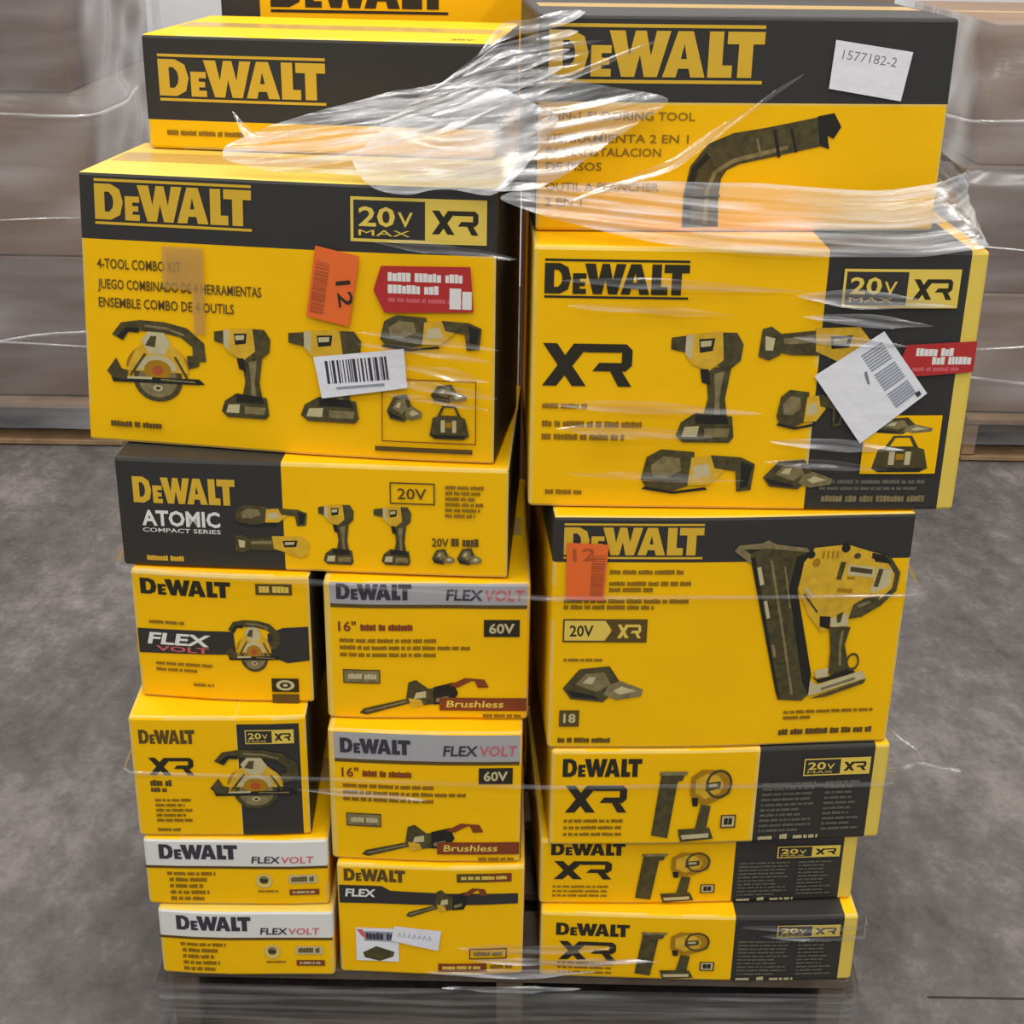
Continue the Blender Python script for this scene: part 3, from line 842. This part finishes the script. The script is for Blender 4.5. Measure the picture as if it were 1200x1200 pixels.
c = Carton('chainsaw_box', 'yellow box with thin black stripe and crooked white sticker, lowest of the middle column', -.231, -.028, .140, .258, .186, .36, .3, group=G, seed=6)
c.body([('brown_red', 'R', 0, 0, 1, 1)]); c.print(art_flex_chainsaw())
c = Carton('chainsaw_box', 'grey banded chainsaw box, lower of two, above the box with the crooked white sticker', -.238, -.018, .327, .258, .206, .36, -.5, group=G, seed=7)
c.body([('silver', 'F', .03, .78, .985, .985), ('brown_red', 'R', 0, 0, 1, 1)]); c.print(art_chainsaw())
c = Carton('chainsaw_box', 'grey banded chainsaw box, upper of two, tucked beneath the long half black box', -.240, .010, .534, .266, .202, .36, .8, group=G, seed=8)
c.body([('silver', 'F', .03, .83, .985, 1), ('tape', 'R', 0, 0, 1, 1)]); c.print(art_chainsaw(9))
c = Carton('combo_kit_box', 'long low box, one end black, the rest yellow, beneath the four tool kit', -.502, .043, .738, .499, .150, .34, -2.4, group=G, seed=9)
c.body([('black', 'FT', 0, 0, .425, 1), ('black', 'LR', 0, 0, 1, 1)]); c.print(art_wide_box())
c = Carton('combo_kit_box', 'large yellow kit box with black top band and white barcode label', -.547, .098, .889, .528, .344, .22, -7.0, bulge=.006, lean=.02, group=G, seed=10)
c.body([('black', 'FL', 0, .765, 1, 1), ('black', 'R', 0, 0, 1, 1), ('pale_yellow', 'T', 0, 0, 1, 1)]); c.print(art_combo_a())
c = Carton('power_tool_box', 'yellow topped box with wide black band, set back on the four tool kit', -.480, .262, 1.234, .452, .142, .30, -5.5, group=G, seed=11)
c.body([('black', 'FLR', 0, .26, 1, 1)])
c.print(art_band_box())
t = Art(450, 300); t.begin('flap_mark').flat().text('ink_brown', '20V', 390, 262, 420, 280, .01); c.print(t, 'T')

def small_nailer_body(c): c.body([('black', 'FT', .61, 0, .955, 1), ('pale_yellow', 'F', .955, 0, 1, 1), ('pale_yellow', 'R', 0, 0, 1, 1)])
c = Carton('nailer_box', 'long low nailer box with black end panel, lowest of three, resting on the pallet', .050, -.030, .140, .441, .112, .36, .5, bulge=.006, group=G, seed=12)
small_nailer_body(c); c.print(art_nailer_small(2))
c = Carton('nailer_box', 'long low nailer box with black end panel, middle of three, lettering partly covered', .047, -.014, .253, .440, .106, .36, 3, group=G, seed=13)
small_nailer_body(c); c.print(art_nailer_small(1))
c = Carton('nailer_box', 'long low nailer box with black end panel, uppermost of three, under the big nailer box', .058, -.026, .360, .455, .150, .36, 4, group=G, seed=14)
small_nailer_body(c); c.print(art_nailer_small(0))
c = Carton('nailer_box', 'big yellow box with large nailer picture, black top band and orange sticker over its logo', .052, -.022, .511, .455, .333, .36, 4, group=G, seed=15)
c.body([('black', 'FLR', 0, .815, 1, 1)]); c.print(art_nailer_big())
c = Carton('combo_kit_box', 'large yellow box with black end panel and tilted white shipping label', .020, .008, .845, .532, .328, .36, 1.2, bulge=.006, group=G, seed=16)
c.body([('black', 'FT', .645, 0, .96, 1), ('pale_yellow', 'F', .96, 0, 1, 1), ('pale_yellow', 'R', 0, 0, 1, 1)]); c.print(art_xr_combo())
c = Carton('flooring_tool_box', 'yellow box with thick black top band, bent tool picture and crooked white label', .021, .080, 1.174, .489, .248, .28, 4.2, group=G, seed=17)
c.body([('black', 'F', 0, .61, 1, 1), ('black', 'LR', 0, 0, 1, 1), ('black', 'T', 0, 0, 1, 1)]); c.print(art_flooring())
# two tall cartons in the second row, seen only above the front row
c = Carton('tall_carton', 'tall black and yellow carton standing behind the yellow topped box, only its top showing', -.445, .615, .140, .450, 1.33, .38, 0, bulge=.003, group='tall cartons in the second row', seed=18)
c.body([('black', 'F', 0, 0, .13, 1), ('black', 'LR', 0, 0, 1, 1), ('pale_yellow', 'T', 0, 0, 1, 1)])
t = Art(400, 1330); t.begin('brand_logo').brand('ink', 66, 24, 300, 92, True); c.print(t)
c = Carton('tall_carton', 'tall plain brown carton behind the flooring tool box, only its top edge showing', .008, .47, .140, .51, 1.315, .46, 0, bulge=.003, group='tall cartons in the second row', seed=19)
c.body([], 'brown_board')

# ------------------------------------------------------------------ setting
def slab(name, x0, x1, y0, y1, z0, z1, mat):
    v = [(x, y, z) for z in (z0, z1) for x, y in ((x0, y0), (x1, y0), (x1, y1), (x0, y1))]
    f = [[3, 2, 1, 0], [4, 5, 6, 7], [0, 1, 5, 4], [1, 2, 6, 5], [2, 3, 7, 6], [3, 0, 4, 7]]
    return link_mesh(name, mesh_from(name, v, f, [mat]))
fl = tag(slab('floor', -6, 6, -6, 4.6, -.1, 0, 'concrete'), 'mottled dark grey concrete warehouse floor', 'floor', kind='structure')
j = bevel_box('joint', (3.2, .004, .003), 'joint_filler', fl, (2.25, .1, .0002), .0008)
wb = tag(slab('wall_back', -6, 6, 4.4, 4.6, 0, 6, 'wall_paint'), 'white painted warehouse wall behind the pallets', 'wall', kind='structure')
for k in range(2):
    bevel_box('wall_joint', (12, .006, .012), 'silver', wb, (0, 4.399, .55 + k * 1.2), .002)

# ------------------------------------------------------------------ pallets
def pallet(name, label, x0, x1, y0, y1, mat, seed, group=None):
    rnd = random.Random(seed)
    root = tag(empty(name, ((x0 + x1) / 2, (y0 + y1) / 2, 0)), label, 'pallet', group)
    W, D = x1 - x0, y1 - y0
    for k in range(7):
        wd = .14 if k in (0, 6) else .09
        y = -D / 2 + wd / 2 + (D - wd) * k / 6
        bevel_box('deck_board', (W, wd, .018), mat, root, (0, y, .128), .002, jitter=.0015, seed=seed + k)
    for k in range(3):
        bevel_box('stringer', (.038, D - .01, .097), mat, root, ((k - 1) * (W / 2 - .02), 0, .0685), .003, jitter=.002, seed=seed + 20 + k)
    for k in range(5):
        y = -D / 2 + .05 + (D - .1) * k / 4
        bevel_box('bottom_board', (W, .09, .016), mat, root, (0, y, .0105), .002, jitter=.0015, seed=seed + 40 + k)
    return root
p = pallet('pallet', 'grey wooden pallet carrying the stack of yellow tool boxes', -.475, .49, -.022, 1.17, 'shaded_pallet_wood', 5)
p = pallet('pallet', 'brown wooden pallet under the wrapped load beyond the large shipping labelled box', 1.34, 2.4, 2.40, 3.5, 'old_wood', 60, 'pallets in the row behind')
p = pallet('pallet', 'shadowed wooden pallet under the wrapped load beyond the four tool kit box', -2.35, -1.17, 2.40, 3.5, 'old_wood', 90, 'pallets in the row behind')

# ------------------------------------------------------------------ stretch film on the stack
CX, CY = 0.0, 0.50
NP, NZ = 480, 150
ZT = 1.50
phis = np.linspace(-math.pi, math.pi, NP, endpoint=False)
zs = np.linspace(0.0, ZT, NZ)
obs = np.full((NZ, NP), 0.30)
dirx, diry = np.sin(phis), -np.cos(phis)
boxes = CARTONS + [(-.475, -.022, 0.0, .965, 1.192, 0.0, .13)]
for bx_, by_, yw, w_, d_, z0_, z1_ in boxes:
    cs, sn = math.cos(yw), math.sin(yw)
    ox, oy = CX - bx_, CY - by_
    lox, loy = ox * cs + oy * sn, -ox * sn + oy * cs
    ldx, ldy = dirx * cs + diry * sn, -dirx * sn + diry * cs
    m = .009
    with np.errstate(divide='ignore', invalid='ignore'):
        tx0, tx1 = (-m - lox) / ldx, (w_ + m - lox) / ldx
        ty0, ty1 = (-m - loy) / ldy, (d_ + m - loy) / ldy
    tn = np.maximum(np.minimum(tx0, tx1), np.minimum(ty0, ty1)); tf = np.minimum(np.maximum(tx0, tx1), np.maximum(ty0, ty1))
    r_ = np.where((tf > 0) & (tn <= tf), tf, 0)
    sel = (zs >= z0_ - .004) & (zs <= z1_ + .004)
    obs[sel] = np.maximum(obs[sel], r_[None, :])
def taut(row):
    """the convex outline that taut film takes round one level of the stack"""
    P = sorted(zip((row * dirx).tolist(), (row * diry).tolist()))
    def half(seq):
        h = []
        for p in seq:
            while len(h) >= 2 and (h[-1][0] - h[-2][0]) * (p[1] - h[-2][1]) - (h[-1][1] - h[-2][1]) * (p[0] - h[-2][0]) <= 0: h.pop()
            h.append(p)
        return h[:-1]
    H = np.array(half(P) + half(P[::-1])); E_ = np.roll(H, -1, 0) - H
    nx, ny = E_[:, 1], -E_[:, 0]
    dist = nx * H[:, 0] + ny * H[:, 1]
    den = np.outer(nx, dirx) + np.outer(ny, diry)
    with np.errstate(divide='ignore', invalid='ignore'): t_ = np.where(den > 1e-9, dist[:, None] / den, 9.0)
    return t_.min(axis=0)
hull = np.array([taut(row) for row in obs])
rr = hull.copy()
for it in range(70):
    up = np.vstack([rr[1:], rr[-1:]]); dn = np.vstack([rr[:1], rr[:-1]])
    rr = np.maximum(hull, (up + dn) / 2)
def shell(phi, z):
    i = (phi + math.pi) / (2 * math.pi) * NP; i0 = int(math.floor(i)); fi = i - i0
    k = min(max(z / ZT, 0), .9999) * (NZ - 1); k0 = int(k); fk = k - k0
    g = lambda kk, ii: rr[kk, ii % NP]
    return (g(k0, i0) * (1 - fi) + g(k0, i0 + 1) * fi) * (1 - fk) + (g(min(k0 + 1, NZ - 1), i0) * (1 - fi) + g(min(k0 + 1, NZ - 1), i0 + 1) * fi) * fk

wrap = tag(empty('stretch_wrap', (0, .5, 0)), 'clear stretch film wound in shiny bands round the stack of yellow boxes', 'stretch film')
_nf = [0]
def film_strip(path, half, mat='film', amp=.0015, wl=.009, off=.003, taper=True, name='film_band', res=.012):
    """a band of film along (phi, z) nodes, lying on the taut shell, gathered into lengthwise folds"""
    _nf[0] += 1
    rnd = random.Random(_nf[0] * 7)
    pts = []
    for (a, za), (b, zb) in zip(path[:-1], path[1:]):
        n = max(2, int(abs(b - a) * .7 / res) + int(abs(zb - za) / res))
        pts += [(a + (b - a) * i / n, za + (zb - za) * i / n) for i in range(n)]
    pts.append(path[-1])
    # soften the corners of the path
    for _ in range(3):
        pts = [pts[0]] + [tuple((pts[i - 1][k] + 2 * pts[i][k] + pts[i + 1][k]) / 4 for k in (0, 1)) for i in range(1, len(pts) - 1)] + [pts[-1]]
    mW = max(6, int(2 * half / .0028)); mW = min(mW, 90)
    ph = [rnd.uniform(0, 6.28) for _ in range(5)]
    V, Fc, UV = [], [], []
    n = len(pts); L = 0.0
    for i, (phi, z) in enumerate(pts):
        s = i / (n - 1)
        L += res
        hw = half * ((.04 + .96 * min(1, 3.2 * s, 3.2 * (1 - s)) ** .7) if taper else 1) * (1 + .18 * math.sin(9 * s + ph[0]))
        for k in range(mW + 1):
            q = k / mW * 2 - 1
            zz = min(max(z + q * hw, .004), ZT - .01)
            d = q * hw
            f = amp * (math.sin(2 * math.pi * d / wl + 2.2 * math.sin(6 * s + ph[1]) + ph[2]) * (.6 + .4 * math.sin(11 * s + 40 * d + ph[3])) + .5 * math.sin(2 * math.pi * d / (wl * 2.7) + 5 * s + ph[4]))
            r_ = shell(phi, zz) + off + f
            V.append((math.sin(phi) * r_, -math.cos(phi) * r_, zz))
            UV.append((L, d))
    m1 = mW + 1
    for i in range(n - 1):
        for k in range(mW):
            Fc.append([i * m1 + k, (i + 1) * m1 + k, (i + 1) * m1 + k + 1, i * m1 + k + 1])
    me = mesh_from(name, V, Fc, [mat], smooth=True)
    uv = me.uv_layers.new(name='UVMap')
    li = np.empty(len(me.loops), dtype=np.int32); me.loops.foreach_get('vertex_index', li)
    uv.data.foreach_set('uv', np.array(UV, dtype=np.float32)[li].ravel())
    return link_mesh(name, me, wrap)
def fx(x, dist=.5): return math.atan2(x, dist)
PI = math.pi
def loop(z_left, z_right, z_back):
    return [(-PI, z_back), (-PI * .6, (z_back + z_left) / 2), (fx(-.5), z_left), (0, (z_left + z_right) / 2), (fx(.5), z_right), (PI * .6, (z_back + z_right) / 2), (PI, z_back)]
# film drawn over the ledges where the upper boxes are set back
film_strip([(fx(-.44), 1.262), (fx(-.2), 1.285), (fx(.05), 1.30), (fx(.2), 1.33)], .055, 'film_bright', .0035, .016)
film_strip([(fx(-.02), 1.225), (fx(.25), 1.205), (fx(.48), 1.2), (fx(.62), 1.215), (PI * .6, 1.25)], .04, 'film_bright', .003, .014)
film_strip([(fx(-.22), 1.258), (fx(-.1), 1.272), (fx(.0), 1.29), (fx(.05), 1.31)], .05, 'film_glare', .0022, .03, off=.007)  # second sheet added to make the white glare on the ledge
# diagonal glare streaks over the upper boxes, added as narrow film strips
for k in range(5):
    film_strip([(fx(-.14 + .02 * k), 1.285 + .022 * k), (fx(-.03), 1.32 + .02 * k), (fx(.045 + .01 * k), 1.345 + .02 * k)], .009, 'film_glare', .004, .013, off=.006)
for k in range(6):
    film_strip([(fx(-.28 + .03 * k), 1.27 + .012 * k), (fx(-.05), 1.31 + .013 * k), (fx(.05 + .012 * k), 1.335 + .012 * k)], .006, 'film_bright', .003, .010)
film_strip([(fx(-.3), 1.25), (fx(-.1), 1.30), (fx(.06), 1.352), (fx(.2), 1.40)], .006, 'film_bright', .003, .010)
film_strip([(fx(.03), 1.21), (fx(.2), 1.26), (fx(.33), 1.325), (fx(.40), 1.36)], .005, 'film', .002, .010)
film_strip([(fx(-.48), 1.30), (fx(-.4), 1.27), (fx(-.3), 1.29), (fx(-.2), 1.315)], .006, 'film', .002, .010)
# gathered bands across the big kit boxes
for z, x0, x1, hf in ((1.12, .33, .52, .010), (1.095, .34, .50, .007), (1.07, .33, .47, .006), (1.135, .05, .34, .006), (1.105, .06, .26, .005), (.985, .03, .3, .007), (.955, .05, .24, .008), (.94, .31, .48, .007), (.915, .30, .46, .006), (.90, .06, .28, .005)):
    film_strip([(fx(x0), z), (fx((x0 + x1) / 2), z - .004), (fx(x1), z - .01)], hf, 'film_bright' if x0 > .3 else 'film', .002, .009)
for z, x0, x1, hf in ((1.06, -.2, -.02, .005), (1.045, -.2, -.03, .005), (1.02, -.14, -.03, .006), (1.0, -.15, -.02, .006), (.985, -.16, -.03, .004), (1.17, -.18, .0, .006)):
    film_strip([(fx(x0), z), (fx((x0 + x1) / 2), z - .004), (fx(x1), z - .012)], hf, 'film', .002, .009)
# roped single turns further down
film_strip(loop(.742, .735, .73), .004, 'film', .0012, .006, name='film_rope')
film_strip(loop(.47, .455, .47), .004, 'film', .0012, .006, name='film_rope')
film_strip([(fx(-.26), .45), (fx(-.18), .446), (fx(-.1), .437)], .005, 'film_bright', .001, .007, name='film_rope')
# the turns that tie the load to the pallet
film_strip(loop(.075, .07, .075), .062, 'film', .003, .022, taper=False)
for z, x0, x1, hf in ((.20, -.06, .14, .008), (.178, -.04, .2, .007), (.158, -.1, .12, .007), (.128, -.08, .1, .006), (.225, .33, .5, .006), (.24, .30, .49, .006)):
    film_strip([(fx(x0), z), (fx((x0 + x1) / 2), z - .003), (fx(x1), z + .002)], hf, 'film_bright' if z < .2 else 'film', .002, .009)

# loose tails of film sticking out past the nailer boxes
def film_tail(pts, w):
    V, Fc, UV = [], [], []
    for i, p in enumerate(pts):
        s = i / (len(pts) - 1)
        for k in range(4):
            q = (k / 3 - .5) * w * (1 - .5 * s)
            V.append((p[0], p[1] - CY + .003 * math.sin(k * 2.1 + i), p[2] + q)); UV.append((s, q))
    for i in range(len(pts) - 1):
        for k in range(3): Fc.append([i * 4 + k, (i + 1) * 4 + k, (i + 1) * 4 + k + 1, i * 4 + k + 1])
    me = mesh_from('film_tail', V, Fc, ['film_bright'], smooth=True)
    uv = me.uv_layers.new(name='UVMap')
    for l in me.loops: uv.data[l.index].uv = UV[l.vertex_index]
    link_mesh('film_tail', me, wrap)
film_tail([(.515, .02, .46), (.53, .0, .475), (.545, -.01, .49), (.56, -.015, .492), (.585, -.02, .491), (.60, -.02, .488)], .006)
film_tail([(.512, .03, .52), (.525, .01, .515), (.545, 0.0, .505), (.556, -.005, .49)], .004)

# ------------------------------------------------------------------ wrapped loads in the row behind
def wrapped_load(name, x0, x1, y0, y1, rows, taper, seed, labels, wraplabel):
    rnd = random.Random(seed)
    z = .14
    ztops = []
    for k, (h, inx) in enumerate(rows):
        n = 2
        W = (x1 - x0 - 2 * inx) / n; D = (y1 - y0 - inx)
        for i in range(n):
            c = Carton('brown_carton', labels[k * n + i], x0 + inx + i * W + .004, y0 + inx * .6 + rnd.uniform(0, .03), z, W - .01, h - .002, D - .05, rnd.uniform(-.4, .4), bulge=.003, group=wraplabel + ' cartons', seed=seed + k * 5 + i, record=False)
            c.body([], ('brown_board', 'brown_board_dark')[(k + i) % 2])
        ztops.append((z, inx)); z += h
    # film: a loose sleeve over the load
    NPh, NZz = 160, 70
    cx, cy = (x0 + x1) / 2, (y0 + y1) / 2
    root = tag(empty(name, (cx, cy, 0)), wraplabel, 'stretch film', 'film on the loads behind')
    def point(a, zz, out):
        tz = np.interp(zz, [0.0] + [q + .02 for q, _ in ztops] + [z], [0.0] + [q for _, q in ztops] + [ztops[-1][1]])
        tz = min(tz, *[q for (q0, q) in ztops if q0 <= zz + .03][-1:] or [0.0], 9)
        hx, hy = (x1 - x0) / 2 - tz + .045 + out, (y1 - y0) / 2 - tz * .6 + .05 + out
        e = 16.0
        q = (abs(math.cos(a)) ** e + abs(math.sin(a)) ** e) ** (-1 / e)
        wob = .006 * math.sin(7 * a + 9 * zz + seed) + .004 * math.sin(31 * zz + 3 * math.sin(4 * a)) + .003 * math.sin(19 * a - 23 * zz)
        return (math.cos(a) * q * (hx + wob), math.sin(a) * q * (hy + wob), zz)
    def sheet(nm, rows_, mat, close):
        V = [p for r_ in rows_ for p in r_]; n = len(rows_[0]); Fc = []
        for k in range(len(rows_) - 1):
            for i in range(n if close else n - 1):
                Fc.append([k * n + i, k * n + (i + 1) % n, (k + 1) * n + (i + 1) % n, (k + 1) * n + i])
        me = mesh_from(nm, V, Fc, [mat], smooth=True)
        uv = me.uv_layers.new(name='UVMap')
        for l in me.loops:
            p = V[l.vertex_index]; uv.data[l.index].uv = (math.atan2(p[1], p[0]) * .7, p[2])
        return link_mesh(nm, me, root)
    sheet('film_sheet', [[point(2 * math.pi * i / NPh, .06 + (z + .01 - .06) * k / NZz, 0) for i in range(NPh)] for k in range(NZz + 1)], 'film_milky', True)
    for zc, slope, hw in ((.30, .06, .006), (.34, -.03, .004), (.98, -.02, .006), (.66, .03, .003)):
        sheet('film_crease', [[point(-math.pi * .98 + math.pi * .96 * i / 60, zc + slope * math.sin(i * .12 + seed) + q * hw, .006 + .004 * (1 - q * q)) for i in range(61)] for q in (-1, -.5, 0, .5, 1)], 'film_bright', False)
    return root
wrapped_load('stretch_wrap', -2.32, -1.20, 2.44, 3.45, [(.42, .0), (.46, .01), (.44, .03), (.3, .06)], .1, 21,
             ['brown carton in the %s row of load beyond the four tool kit, %s' % (n, e)
              for n, i0 in (('bottom', 0), ('second', 2), ('third', 4), ('top', 6)) for i, e in ((i0, 'outer end'), (i0 + 1, 'inner end'))],
             'milky stretch film over brown cartons beyond the four tool kit box')
wrapped_load('stretch_wrap', 1.22, 2.35, 2.44, 3.45, [(.36, .0), (.36, .02), (.38, .07)], .1, 33,
             ['brown carton in the %s row of load beyond the shipping labelled box, %s' % (n, e)
              for n in ('bottom', 'middle', 'top') for e in ('inner end', 'outer end')],
             'milky stretch film over brown cartons beyond the shipping labelled box')
